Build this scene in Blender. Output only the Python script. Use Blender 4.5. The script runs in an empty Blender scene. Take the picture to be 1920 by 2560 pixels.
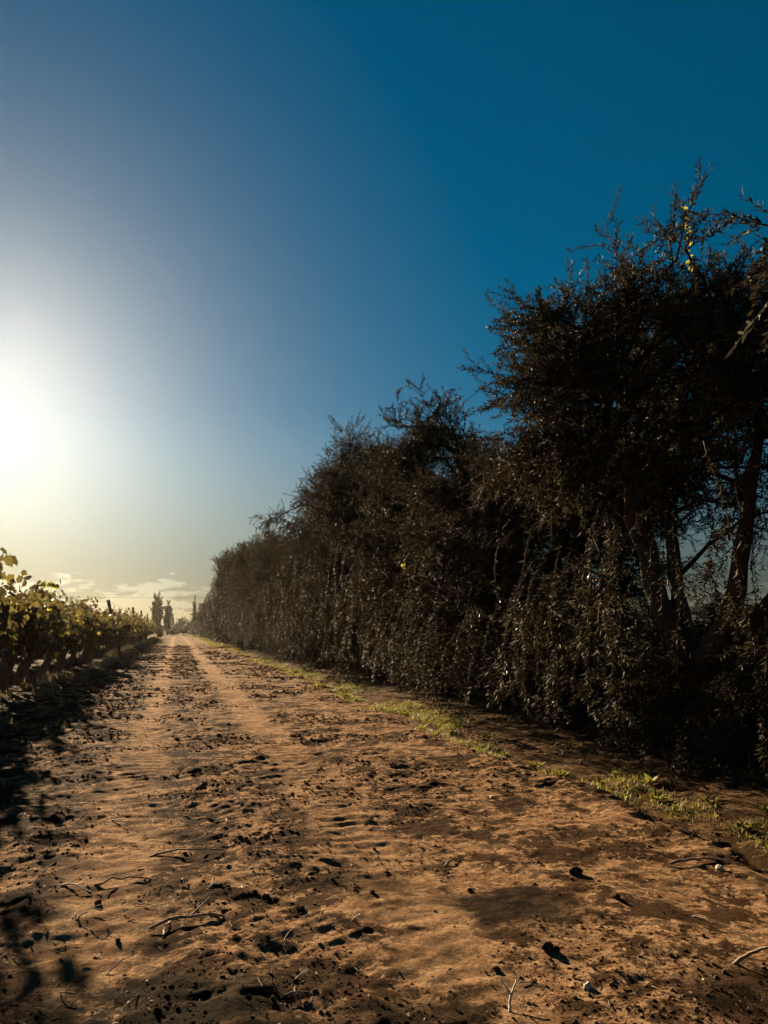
import bpy, math, random
import numpy as np
from mathutils import Vector

sc = bpy.context.scene
COL = sc.collection
R = math.radians
rng = np.random.default_rng(11)
random.seed(11)

# ------------------------------------------------------------------ camera
CAM_H = 1.6
cam = bpy.data.cameras.new('camera')
cam_o = bpy.data.objects.new('camera', cam)
COL.objects.link(cam_o)
cam.sensor_fit = 'HORIZONTAL'
cam.sensor_width = 36.0
cam.lens = 36.07
cam.clip_start = 0.05
cam.clip_end = 6000
cam_o.location = (0, 0, CAM_H)
cam_o.rotation_euler = (R(98.57), 0, R(-14.96))
sc.camera = cam_o

# ------------------------------------------------------------------ light
SUN_AZ, SUN_EL = R(-13.7), R(17.4)          # azimuth from +Y (the track's direction) towards +X
world = bpy.data.worlds.new('World')
sc.world = world
world.use_nodes = True
wt = world.node_tree
bg = wt.nodes['Background']
sky = wt.nodes.new('ShaderNodeTexSky')
sky.sky_type = 'NISHITA'
sky.sun_disc = False
sky.sun_elevation = SUN_EL
sky.sun_rotation = SUN_AZ
sky.dust_density = 0.85
sky.ozone_density = 6.0
sky.air_density = 1.0
sky.altitude = 600
hs = wt.nodes.new('ShaderNodeHueSaturation')
gm = wt.nodes.new('ShaderNodeGamma')
gm.inputs[1].default_value = 0.82
pre = wt.nodes.new('ShaderNodeVectorMath')
pre.operation = 'SCALE'
pre.inputs['Scale'].default_value = 0.05
wt.links.new(sky.outputs[0], pre.inputs[0])
bw = wt.nodes.new('ShaderNodeRGBToBW')
wt.links.new(pre.outputs[0], bw.inputs[0])
glow = wt.nodes.new('ShaderNodeMapRange')           # contrast of the bright air round the sun
glow.interpolation_type = 'SMOOTHSTEP'
glow.inputs[1].default_value = 0.14
glow.inputs[2].default_value = 0.95
glow.inputs[3].default_value = 1.0
glow.inputs[4].default_value = 2.15
wt.links.new(bw.outputs[0], glow.inputs[0])
post = wt.nodes.new('ShaderNodeVectorMath')
post.operation = 'SCALE'
wt.links.new(pre.outputs[0], post.inputs[0])
wt.links.new(glow.outputs[0], post.inputs['Scale'])
wt.links.new(post.outputs[0], gm.inputs[0])
wt.links.new(gm.outputs[0], hs.inputs['Color'])
tint = wt.nodes.new('ShaderNodeMix')
tint.data_type = 'RGBA'
tint.blend_type = 'MULTIPLY'
tint.inputs[0].default_value = 1.0
tint.inputs[7].default_value = (4.6, 4.15, 3.02, 1)
wt.links.new(hs.outputs[0], tint.inputs[6])
# low broken cloud along the horizon
tc = wt.nodes.new('ShaderNodeTexCoord')
mp = wt.nodes.new('ShaderNodeMapping')
mp.inputs['Scale'].default_value = (11, 11, 42)
wt.links.new(tc.outputs['Generated'], mp.inputs[0])
cn = wt.nodes.new('ShaderNodeTexNoise')
cn.inputs['Scale'].default_value = 1.6
cn.inputs['Detail'].default_value = 7
cn.inputs['Roughness'].default_value = 0.58
wt.links.new(mp.outputs[0], cn.inputs['Vector'])
sx = wt.nodes.new('ShaderNodeSeparateXYZ')
wt.links.new(tc.outputs['Generated'], sx.inputs[0])
band = wt.nodes.new('ShaderNodeMapRange')           # lower threshold near the horizon
band.inputs[1].default_value = 0.0
band.inputs[2].default_value = 0.10
band.inputs[3].default_value = 0.29
band.inputs[4].default_value = -0.30
wt.links.new(sx.outputs[2], band.inputs[0])
sat = wt.nodes.new('ShaderNodeMapRange')            # the dusty air low over the horizon is paler
sat.interpolation_type = 'SMOOTHSTEP'
sat.inputs[1].default_value = 0.0
sat.inputs[2].default_value = 0.30
sat.inputs[3].default_value = 0.9
sat.inputs[4].default_value = 1.44
wt.links.new(sx.outputs[2], sat.inputs[0])
wt.links.new(sat.outputs[0], hs.inputs['Saturation'])
val = wt.nodes.new('ShaderNodeMapRange')
val.interpolation_type = 'SMOOTHSTEP'
val.inputs[1].default_value = 0.0
val.inputs[2].default_value = 0.25
val.inputs[3].default_value = 0.235
val.inputs[4].default_value = 1.0
wt.links.new(sx.outputs[2], val.inputs[0])
wt.links.new(val.outputs[0], hs.inputs['Value'])
ad = wt.nodes.new('ShaderNodeMath')
ad.operation = 'ADD'
wt.links.new(cn.outputs[0], ad.inputs[0])
wt.links.new(band.outputs[0], ad.inputs[1])
cr = wt.nodes.new('ShaderNodeMapRange')
cr.interpolation_type = 'SMOOTHSTEP'
cr.inputs[1].default_value = 0.49
cr.inputs[2].default_value = 0.575
cr.inputs[3].default_value = 1.0
cr.inputs[4].default_value = 1.5
wt.links.new(ad.outputs[0], cr.inputs[0])
cl = wt.nodes.new('ShaderNodeVectorMath')
cl.operation = 'SCALE'
wt.links.new(tint.outputs[2], cl.inputs[0])
wt.links.new(cr.outputs[0], cl.inputs['Scale'])
wt.links.new(cl.outputs[0], bg.inputs[0])
bg.inputs[1].default_value = 0.06

sun = bpy.data.lights.new('sun', 'SUN')
sun.energy = 5.0
sun.angle = R(0.55)
sun.color = (1.0, 0.79, 0.52)
sun_o = bpy.data.objects.new('sun', sun)
COL.objects.link(sun_o)
SV = Vector((math.sin(SUN_AZ) * math.cos(SUN_EL), math.cos(SUN_AZ) * math.cos(SUN_EL), math.sin(SUN_EL)))
sun_o.rotation_euler = (-SV).to_track_quat('-Z', 'Y').to_euler()
sun_o.location = (-20, 60, 30)

sc.view_settings.view_transform = 'Standard'
sc.view_settings.look = 'None'
sc.view_settings.exposure = 2.05
sc.cycles.use_denoising = True
sc.view_settings.gamma = 1.0

# ------------------------------------------------------------------ helpers
def mesh(name, V, F, mat=None, rnd=None, smooth=False):
    """V (n,3), F (m,k) -> mesh; rnd: one value per vertex, stored as attribute 'rnd'."""
    V = np.asarray(V, dtype=np.float32).reshape(-1, 3)
    F = np.asarray(F, dtype=np.int32)
    m, k = F.shape
    me = bpy.data.meshes.new(name)
    me.vertices.add(len(V))
    me.vertices.foreach_set('co', V.ravel())
    me.loops.add(m * k)
    me.loops.foreach_set('vertex_index', F.ravel())
    me.polygons.add(m)
    me.polygons.foreach_set('loop_start', np.arange(0, m * k, k, dtype=np.int32))
    me.polygons.foreach_set('loop_total', np.full(m, k, dtype=np.int32))
    if smooth:
        me.polygons.foreach_set('use_smooth', np.ones(m, dtype=bool))
    if rnd is not None:
        a = me.attributes.new('rnd', 'FLOAT', 'POINT')
        a.data.foreach_set('value', np.asarray(rnd, dtype=np.float32).ravel())
    me.update()
    me.validate()
    if mat:
        me.materials.append(mat)
    return me

def link(name, me, parent=None, loc=(0, 0, 0), rot=(0, 0, 0), scale=(1, 1, 1)):
    o = bpy.data.objects.new(name, me)
    COL.objects.link(o)
    o.location, o.rotation_euler, o.scale = loc, rot, scale
    if parent:
        o.parent = parent
    return o

def tag(o, label=None, cat=None, group=None, kind=None):
    if label: o['label'] = label
    if cat: o['category'] = cat
    if group: o['group'] = group
    if kind: o['kind'] = kind
    return o

def copy_tree(o, parent=None):
    c = o.copy()
    COL.objects.link(c)
    c.parent = parent
    for ch in list(o.children):
        copy_tree(ch, c)
    return c

def unit(v):
    return v / np.maximum(np.linalg.norm(v, axis=-1, keepdims=True), 1e-9)

class Bag:
    """collects vertices / faces of one mesh"""
    def __init__(self):
        self.V, self.F, self.A, self.n = [], [], [], 0
    def add(self, V, F, a=None):
        V = np.asarray(V, float).reshape(-1, 3)
        self.V.append(V)
        self.F.append(np.asarray(F) + self.n)
        self.A.append(np.zeros(len(V)) if a is None else np.asarray(a, float).ravel())
        self.n += len(V)
    def mesh(self, name, mat, smooth=False):
        return mesh(name, np.concatenate(self.V), np.concatenate(self.F), mat, np.concatenate(self.A), smooth)

def tubes(P, Rd, n=4):
    """P (T,K,3) polylines, Rd (T,K) radii -> V, quads"""
    P = np.asarray(P, float)
    T, K, _ = P.shape
    tan = unit(np.gradient(P, axis=1))
    ref = np.where(np.abs(tan[..., 2:3]) > 0.9, np.array([1., 0, 0]), np.array([0, 0, 1.]))
    u = unit(np.cross(tan, ref))
    v = np.cross(tan, u)
    a = np.arange(n) * 2 * np.pi / n
    V = P[:, :, None, :] + np.asarray(Rd)[:, :, None, None] * (u[:, :, None, :] * np.cos(a)[None, None, :, None] + v[:, :, None, :] * np.sin(a)[None, None, :, None])
    idx = np.arange(T * K * n).reshape(T, K, n)
    q = np.stack([idx[:, :-1], np.roll(idx[:, :-1], -1, 2), np.roll(idx[:, 1:], -1, 2), idx[:, 1:]], -1)
    return V.reshape(-1, 3), q.reshape(-1, 4)

def bark_tube(P, Rd, n=12, amp=0.12, seed=0):
    """one tube with an uneven, fluted skin and closed tip"""
    P = np.asarray(P, float)[None]
    V, F = tubes(P, np.asarray(Rd, float)[None], n)
    K = P.shape[1]
    V = V.reshape(K, n, 3)
    c = P[0][:, None, :]
    rs = np.random.default_rng(seed)
    k = 1 + amp * (0.6 * rs.standard_normal((1, n, 1)) + 0.5 * rs.standard_normal((K, n, 1)) + 0.5 * rs.standard_normal((K, 1, 1)))
    V = c + (V - c) * k
    return V.reshape(-1, 3), F

# gradient-free value noise on points (vectorised)
def _hash(ix, iy, s):
    h = (ix * 374761393 + iy * 668265263 + s * 974634777) & 0xFFFFFFFF
    h = ((h ^ (h >> 13)) * 1274126177) & 0xFFFFFFFF
    return ((h ^ (h >> 16)) & 0xFFFF) / 65535.0

def noise2(x, y, s=0):
    x = np.asarray(x, float); y = np.asarray(y, float)
    xf, yf = np.floor(x), np.floor(y)
    ix, iy = xf.astype(np.int64), yf.astype(np.int64)
    fx, fy = x - xf, y - yf
    fx = fx * fx * (3 - 2 * fx); fy = fy * fy * (3 - 2 * fy)
    a, b = _hash(ix, iy, s), _hash(ix + 1, iy, s)
    c, d = _hash(ix, iy + 1, s), _hash(ix + 1, iy + 1, s)
    return (a + (b - a) * fx) * (1 - fy) + (c + (d - c) * fx) * fy * 1.0 - 0.5   # about -0.5..0.5

def rot2(x, y, a):
    return x * math.cos(a) - y * math.sin(a), x * math.sin(a) + y * math.cos(a)

def sstep(a, b, x):
    t = np.clip((x - a) / (b - a), 0, 1)
    return t * t * (3 - 2 * t)

# ------------------------------------------------------------------ materials
def new_mat(name):
    m = bpy.data.materials.new(name)
    m.use_nodes = True
    nt = m.node_tree
    return m, nt, nt.nodes['Principled BSDF'], nt.nodes['Material Output']

def ramp(nt, stops):
    r = nt.nodes.new('ShaderNodeValToRGB')
    e = r.color_ramp.elements
    while len(e) < len(stops):
        e.new(0.5)
    for el, (p, c) in zip(e, stops):
        el.position = p
        el.color = (*c, 1)
    return r

def noise_node(nt, scale, detail=4, rough=0.55, vec=None, dist=0.0):
    n = nt.nodes.new('ShaderNodeTexNoise')
    n.inputs['Scale'].default_value = scale
    n.inputs['Detail'].default_value = detail
    n.inputs['Roughness'].default_value = rough
    n.inputs['Distortion'].default_value = dist
    if vec is not None:
        nt.links.new(vec, n.inputs['Vector'])
    return n

def mixc(nt, fac, a, b, mode='MIX'):
    m = nt.nodes.new('ShaderNodeMix')
    m.data_type = 'RGBA'
    m.blend_type = mode
    for sock, v in ((0, fac), (6, a), (7, b)):
        if isinstance(v, (int, float)): m.inputs[sock].default_value = v
        elif isinstance(v, tuple): m.inputs[sock].default_value = (*v, 1)
        else: nt.links.new(v, m.inputs[sock])
    return m.outputs[2]

def maprange(nt, v, a, b, c=0.0, d=1.0, smooth=True):
    m = nt.nodes.new('ShaderNodeMapRange')
    if smooth: m.interpolation_type = 'SMOOTHSTEP'
    nt.links.new(v, m.inputs[0])
    for i, x in enumerate((a, b, c, d)):
        m.inputs[1 + i].default_value = x
    return m.outputs[0]

def mathn(nt, op, a, b=None):
    m = nt.nodes.new('ShaderNodeMath')
    m.operation = op
    for i, v in enumerate((a, b)):
        if v is None: continue
        if isinstance(v, (int, float)): m.inputs[i].default_value = v
        else: nt.links.new(v, m.inputs[i])
    return m.outputs[0]

def leaf_mat(name, stops, rough=0.4, trans=0.2, spec=0.5):
    m, nt, b, out = new_mat(name)
    at = nt.nodes.new('ShaderNodeAttribute'); at.attribute_name = 'rnd'
    rp = ramp(nt, stops)
    nt.links.new(at.outputs['Fac'], rp.inputs[0])
    nt.links.new(rp.outputs[0], b.inputs['Base Color'])
    b.inputs['Roughness'].default_value = rough
    b.inputs['Specular IOR Level'].default_value = spec
    if trans > 0:
        t = nt.nodes.new('ShaderNodeBsdfTranslucent')
        nt.links.new(rp.outputs[0], t.inputs[0])
        mx = nt.nodes.new('ShaderNodeMixShader')
        mx.inputs[0].default_value = trans
        nt.links.new(b.outputs[0], mx.inputs[1]); nt.links.new(t.outputs[0], mx.inputs[2])
        nt.links.new(mx.outputs[0], out.inputs[0])
    return m

M = {}
M['olive'] = leaf_mat('olive_leaf', [(0, (.026, .018, .010)), (.6, (.058, .046, .024)), (.92, (.120, .097, .052)), (1, (.22, .165, .05))], .68, .10, .05)
M['olive_far'] = leaf_mat('olive_leaf_far', [(0, (.026, .019, .012)), (.6, (.056, .043, .026)), (1, (.115, .086, .05))], .68, .10, .05)
M['vine'] = leaf_mat('vine_leaf', [(0, (.055, .036, .018)), (.4, (.095, .078, .024)), (.74, (.125, .100, .024)), (.95, (.26, .20, .038)), (1, (.13, .055, .025))], .5, .42, .3)
M['yellow'] = leaf_mat('yellow_leaf', [(0, (.35, .33, .03)), (1, (.55, .5, .06))], .5, .5, .3)
M['grass'] = leaf_mat('grass_blade', [(0, (.07, .060, .016)), (.5, (.16, .145, .024)), (.85, (.29, .25, .04)), (1, (.36, .28, .13))], .55, .45, .3)
M['dry'] = leaf_mat('dry_grass', [(0, (.12, .085, .045)), (.6, (.24, .18, .10)), (1, (.22, .20, .06))], .6, .4, .3)
M['litter'] = leaf_mat('leaf_litter', [(0, (.07, .042, .022)), (.6, (.16, .10, .055)), (.9, (.26, .18, .10)), (1, (.40, .31, .20))], .8, .05, .05)
M['poplar'] = leaf_mat('poplar_leaf', [(0, (.035, .032, .018)), (.7, (.07, .06, .03)), (1, (.14, .12, .05))], .5, .25, .3)

def bark_mat(name, a, b_, scale=30, strength=0.6):
    m, nt, b, out = new_mat(name)
    tcn = nt.nodes.new('ShaderNodeTexCoord')
    mpn = nt.nodes.new('ShaderNodeMapping'); mpn.inputs['Scale'].default_value = (1, 1, .22)
    nt.links.new(tcn.outputs['Object'], mpn.inputs[0])
    n = noise_node(nt, scale, 6, .65, mpn.outputs[0], 1.2)
    rp = ramp(nt, [(.3, a), (.7, b_)])
    nt.links.new(n.outputs[0], rp.inputs[0]); nt.links.new(rp.outputs[0], b.inputs['Base Color'])
    bm = nt.nodes.new('ShaderNodeBump'); bm.inputs['Strength'].default_value = strength; bm.inputs['Distance'].default_value = .02
    nt.links.new(n.outputs[0], bm.inputs['Height']); nt.links.new(bm.outputs[0], b.inputs['Normal'])
    b.inputs['Roughness'].default_value = .85
    b.inputs['Specular IOR Level'].default_value = .06
    return m
M['bark'] = bark_mat('olive_bark', (.035, .026, .020), (.11, .085, .065))
M['olivetwig'] = bark_mat('olive_twig', (.016, .012, .009), (.05, .038, .028))
M['vinebark'] = bark_mat('vine_bark', (.08, .055, .042), (.24, .18, .14), 40)
M['twig'] = bark_mat('dry_twig', (.10, .065, .04), (.30, .22, .15), 60, .3)
M['pale'] = bark_mat('bleached_twig', (.38, .29, .20), (.62, .52, .40), 60, .3)
M['post'] = bark_mat('weathered_post', (.04, .032, .026), (.13, .10, .08), 25)
M['wire'], _nt, _b, _o = new_mat('wire')
_b.inputs['Base Color'].default_value = (.09, .08, .07, 1); _b.inputs['Roughness'].default_value = .5; _b.inputs['Metallic'].default_value = .7

def dirt_mat(name, grassy=False):
    m, nt, b, out = new_mat(name)
    tcn = nt.nodes.new('ShaderNodeTexCoord')
    v = tcn.outputs['Object']
    big = noise_node(nt, .9, 4, .55, v)
    mid = noise_node(nt, 5, 6, .62, v, .4)
    fine = noise_node(nt, 38, 6, .7, v, .3)
    grit = noise_node(nt, 130, 3, .6, v)
    tan = mixc(nt, maprange(nt, mid.outputs[0], .35, .68), (.25, .130, .064), (.60, .370, .200))
    tan = mixc(nt, maprange(nt, fine.outputs[0], .42, .62, 0, .6), tan, (.17, .098, .050))
    # dark crust of trodden litter and dried moss: blotches broken up by finer noise
    crumb = noise_node(nt, 15, 8, .74, v, .5)
    frac = noise_node(nt, 2.4, 12, .66, v, .5)
    sep0 = nt.nodes.new('ShaderNodeSeparateXYZ'); nt.links.new(v, sep0.inputs[0])
    s = mathn(nt, 'ADD', mathn(nt, 'MULTIPLY', frac.outputs[0], 1.5), mathn(nt, 'MULTIPLY', crumb.outputs[0], .8))
    s = mathn(nt, 'ADD', s, maprange(nt, sep0.outputs[0], -1.2, 2.4, .03, -.03))      # more prunings and leaves lie on the vineyard side
    dark = maprange(nt, s, 1.085, 1.175, 0, .93)
    patch2 = mathn(nt, 'ADD', mathn(nt, 'MULTIPLY', mid.outputs[0], .8), mathn(nt, 'MULTIPLY', crumb.outputs[0], .6))
    dark = mathn(nt, 'MAXIMUM', dark, maprange(nt, patch2, .71, .76, 0, .75))
    wob = mathn(nt, 'MULTIPLY', mathn(nt, 'SUBTRACT', big.outputs[0], .5), .8)
    rut = None
    for cx in (-.35, 1.38):
        dx = mathn(nt, 'ABSOLUTE', mathn(nt, 'ADD', mathn(nt, 'SUBTRACT', sep0.outputs[0], cx), wob))
        g = maprange(nt, dx, .10, .40, .6, 0)
        rut = g if rut is None else mathn(nt, 'MAXIMUM', rut, g)
    dark = mathn(nt, 'MULTIPLY', dark, mathn(nt, 'SUBTRACT', 1.0, rut))       # wheels have worn the crust off
    col = mixc(nt, dark, tan, (.036, .018, .008))
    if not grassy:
        # a mossy stain and more dark ragged patches on the track
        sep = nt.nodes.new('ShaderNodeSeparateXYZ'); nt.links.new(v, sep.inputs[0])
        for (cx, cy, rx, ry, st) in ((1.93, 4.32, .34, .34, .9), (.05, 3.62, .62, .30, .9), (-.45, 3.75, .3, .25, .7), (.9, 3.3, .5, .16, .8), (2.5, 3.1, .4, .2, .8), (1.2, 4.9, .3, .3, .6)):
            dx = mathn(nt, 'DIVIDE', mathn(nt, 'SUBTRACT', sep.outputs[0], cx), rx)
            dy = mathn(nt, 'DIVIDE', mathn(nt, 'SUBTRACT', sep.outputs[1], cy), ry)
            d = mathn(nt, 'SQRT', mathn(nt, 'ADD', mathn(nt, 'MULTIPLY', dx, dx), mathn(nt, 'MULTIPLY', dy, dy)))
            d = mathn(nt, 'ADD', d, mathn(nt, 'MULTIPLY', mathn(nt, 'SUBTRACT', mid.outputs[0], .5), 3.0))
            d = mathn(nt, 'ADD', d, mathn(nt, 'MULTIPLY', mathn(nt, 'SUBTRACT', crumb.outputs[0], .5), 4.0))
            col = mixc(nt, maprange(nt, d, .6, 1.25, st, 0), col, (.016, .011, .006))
    else:
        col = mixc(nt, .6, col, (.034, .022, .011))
    nt.links.new(col, b.inputs['Base Color'])
    b.inputs['Roughness'].default_value = .93
    b.inputs['Specular IOR Level'].default_value = 0.008
    h = mathn(nt, 'ADD', fine.outputs[0], mathn(nt, 'MULTIPLY', grit.outputs[0], .35))
    h = mathn(nt, 'ADD', h, mathn(nt, 'MULTIPLY', frac.outputs[0], 3.0))
    h = mathn(nt, 'ADD', h, mathn(nt, 'MULTIPLY', crumb.outputs[0], 1.6))
    bm = nt.nodes.new('ShaderNodeBump'); bm.inputs['Strength'].default_value = 1.0; bm.inputs['Distance'].default_value = .045
    nt.links.new(h, bm.inputs['Height']); nt.links.new(bm.outputs[0], b.inputs['Normal'])
    return m
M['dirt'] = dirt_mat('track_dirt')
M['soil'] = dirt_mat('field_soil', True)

# ------------------------------------------------------------------ terrain
def fine_relief(x, y, dy):
    """clods, ridges and wheel marks; waves shorter than the grid step fade out"""
    x = np.asarray(x, float); y = np.asarray(y, float)
    z = np.zeros(np.broadcast(x, y).shape)
    wob = .25 * noise2(y * .22, y * 0 + 3.1, 5) + .1 * noise2(y * .7, y * 0 + 1.1, 6)
    tr = np.zeros_like(z)
    for cx, w in ((-.35, .30), (1.38, .34), (2.95, .3)):
        tr = np.maximum(tr, np.exp(-((x - cx - wob) / w) ** 2))
    rough = .55 + .9 * (1 - tr) * (.65 + .8 * (noise2(x * .8, y * .8, 9) + .5))
    rough = rough * (1 - .45 * sstep(1.2, 2.2, x) * (1 - sstep(3.2, 4.0, x)) * (1 - sstep(4.5, 7.5, y)))   # smoother trodden patch
    wx, wy = .10 * noise2(x * 5, y * 5, 81), .10 * noise2(x * 5, y * 5, 82)
    for i, (wl, amp, rid) in enumerate(((1.3, .050, 0), (.62, .040, 0), (.31, .019, 3), (.17, .012, 0), (.11, .009, 3), (.065, .006, 0), (.045, .006, 0))):
        k = np.clip(wl / np.maximum(dy * 1.3, 1e-6) - .6, 0, 1)
        xr, yr = rot2(x + wx, y + wy, .6 + i * .9)
        n = noise2(xr / wl, yr / wl * 1.2, 20 + i)
        n2 = noise2(xr / wl * 1.1 + 31.7, yr / wl * .9 + 11.3, 120 + i)
        if rid == 1:      # crumbs: rounded lumps with creases between
            n = np.minimum(np.abs(n), np.abs(n2)) * 3.0 - .35
        elif rid == 2:    # flakes: terraces
            n = np.tanh((n + .5 * n2) * 7) * .42
        elif rid == 3:    # ragged little ridges
            n = .35 - np.abs(n + .5 * n2) * 1.8
        else:
            n = n + .4 * n2
        z = z + amp * n * k * (rough if i > 0 else 1)
    # tyre lugs (chevrons) in two of the wheel tracks
    for cx, w, amp in ((1.38, .29, .018), (-.35, .26, .016), (2.95, .22, .010)):
        u = (x - cx - wob) / w
        m = np.exp(-np.abs(u) ** 4) * np.clip(.9 + 1.6 * noise2(x * 2.0 + 7, y * .8, 33), 0, 1) * np.clip(.17 / np.maximum(dy * 2.0, 1e-6) - .5, 0, 1)
        ph = (y + .10 * np.abs(u) + .13 * noise2(x * 5, y * 3.5, 35)) / .185
        z = z + amp * m * (np.abs((ph % 1.0) - .5) * 2 - .5) 
    z = z - .02 * tr
    return z

def base_h(x, y):
    z = .05 * noise2(x * .12, y * .12, 2) * np.clip(np.hypot(x - 1, y) / 6, .3, 2)
    z = z + .13 * sstep(4.2, 5.6, x) + .08 * sstep(-2.0, -3.4, x)
    return z

def edge_in(x, y):
    wl = -2.55 + .7 * noise2(y * .35, y * 0, 41) + .3 * noise2(y * 1.7, y * 0, 42)
    wr = 4.10 + .6 * noise2(y * .3, y * 0, 43) + .35 * noise2(y * 1.9, y * 0, 44)
    return sstep(wl - .25, wl + .25, x) * (1 - sstep(wr - .3, wr + .25, x))

def road_z(x, y, dy=.01):
    return base_h(x, y) + fine_relief(x, y, dy) - .10 * (1 - edge_in(x, y)) + .02

def soil_z(x, y, dy=.02):
    e = edge_in(x, y)
    return base_h(x, y) + .9 * fine_relief(x, y, dy) * (1 - e) - .14 * e

def ground_at(x, y):
    """height of whatever surface is on top"""
    x = np.asarray(x, float); y = np.asarray(y, float)
    a = soil_z(x, y)
    b = np.where((x > -2.9) & (x < 4.7) & (y > 1.5) & (y < 165), road_z(x, y), -9)
    return np.maximum(a, b)

def steps(y0, y1, k, mn):
    ys = [y0]
    while ys[-1] < y1:
        ys.append(ys[-1] + max(mn, k * ys[-1] ** 2))
    return np.array(ys)

def grid(name, xs, ys, zf, mat):
    X, Y = np.meshgrid(xs, ys)
    dy = np.gradient(ys)[:, None] * np.ones_like(X)
    dx = np.gradient(xs)[None, :] * np.ones_like(X)
    Z = zf(X, Y, np.maximum(dx, dy * .8))
    nx, ny = len(xs), len(ys)
    i = np.arange(nx * ny).reshape(ny, nx)
    F = np.stack([i[:-1, :-1], i[:-1, 1:], i[1:, 1:], i[1:, :-1]], -1).reshape(-1, 4)
    return link(name, mesh(name, np.stack([X, Y, Z], -1), F, mat, smooth=(name != 'dirt_road')))

ys = steps(1.6, 165, .00033, .016)
xs = np.arange(-2.9, 4.71, .0215)
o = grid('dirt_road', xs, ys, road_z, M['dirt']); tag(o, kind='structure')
left = np.concatenate([-np.geomspace(2500, 9, 40), np.arange(-8.5, -4.6, .35), np.arange(-4.5, -2.0, .06)])
mid = np.arange(-1.8, 3.5, .5)
right = np.concatenate([np.arange(3.5, 7.5, .05), np.arange(7.6, 12, .4), np.geomspace(12.5, 2500, 40)])
gy = np.concatenate([-np.geomspace(2500, 2, 24), np.arange(-1, 1.5, .5), steps(1.6, 60, .0011, .04), np.arange(62, 170, 3.), np.geomspace(172, 4000, 40)])
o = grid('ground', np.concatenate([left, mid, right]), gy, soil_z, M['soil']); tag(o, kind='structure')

# ------------------------------------------------------------------ leaves
def leaves(bag, P, D, N, L, W, rnd):
    """folded lance-shaped leaf of two triangles; P base, D direction, N normal"""
    D = unit(D)
    S = unit(np.cross(D, N)); N = np.cross(S, D)
    n = len(P)
    L = np.asarray(L)[:, None] * np.ones((n, 1)); W = np.asarray(W)[:, None] * np.ones((n, 1))
    mid = P + D * L * .45
    up = N * W * .35
    V = np.stack([P, mid + S * W + up, P + D * L - N * L * .08, mid - S * W + up], 1)
    i = np.arange(n)[:, None] * 4
    F = np.concatenate([i + np.array([[0, 1, 2]]), i + np.array([[0, 2, 3]])], 0)
    bag.add(V, F, np.repeat(rnd, 4))

def grow(S, D0, L, droop, K, rs, wig=.12):
    """S starts, D0 directions, L lengths, droop per unit -> polylines (T,K,3)"""
    T = len(S)
    P = np.zeros((T, K, 3)); P[:, 0] = S
    d = unit(D0)
    st = (L / (K - 1))[:, None]
    for k in range(1, K):
        d = unit(d + np.array([0, 0, -1.]) * (droop[:, None] * st) + wig * rs.standard_normal((T, 3)))
        P[:, k] = P[:, k - 1] + d * st
    return P

def along(P, t):
    """P (T,K,3), t (T,m) in 0..1 -> points and tangents (T,m,3)"""
    K = P.shape[1]
    f = np.clip(t, 0, .9999) * (K - 1)
    i = f.astype(int); w = (f - i)[..., None]
    ar = np.arange(len(P))[:, None]
    a, b = P[ar, i], P[ar, i + 1]
    return a + (b - a) * w, unit(b - a)

def leafy(bag, P, L, spacing, llen, rs, t0=.08, wr=.14):
    """put leaf pairs on polylines"""
    m = np.maximum((L / spacing).astype(int), 2)
    mm = m.max()
    t = t0 + (1 - t0) * (np.arange(mm)[None, :] + .5 * rs.random((len(P), mm))) / m[:, None]
    ok = t < 1.0
    pt, tg = along(P, t)
    az = (np.arange(mm) * 1.57)[None, :] + rs.normal(0, .5, t.shape)
    for s in (0, math.pi):
        keep = ok & (rs.random(t.shape) < .9)
        p, d = pt[keep], tg[keep]
        ref = unit(np.cross(d, unit(rs.standard_normal((1, 3)) * .2 + np.array([.3, .5, .8]))))
        bi = np.cross(d, ref)
        a = (az + s)[keep][:, None]
        rad = ref * np.cos(a) + bi * np.sin(a)
        dd = unit(d * rs.uniform(.5, 1.1, (len(p), 1)) + rad * .8 + rs.normal(0, .18, (len(p), 3)))
        nn = unit(d - dd * np.sum(d * dd, 1, keepdims=True) + rs.normal(0, .35, (len(p), 3)))
        ll = llen * rs.uniform(.65, 1.2, len(p))
        leaves(bag, p, dd, nn, ll, ll * wr, rs.random(len(p)) ** 1.3 * .97 + .03 * (rs.random(len(p)) > .985))

def unit_sphere(n, rs):
    return unit(rs.standard_normal((n, 3)))

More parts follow.
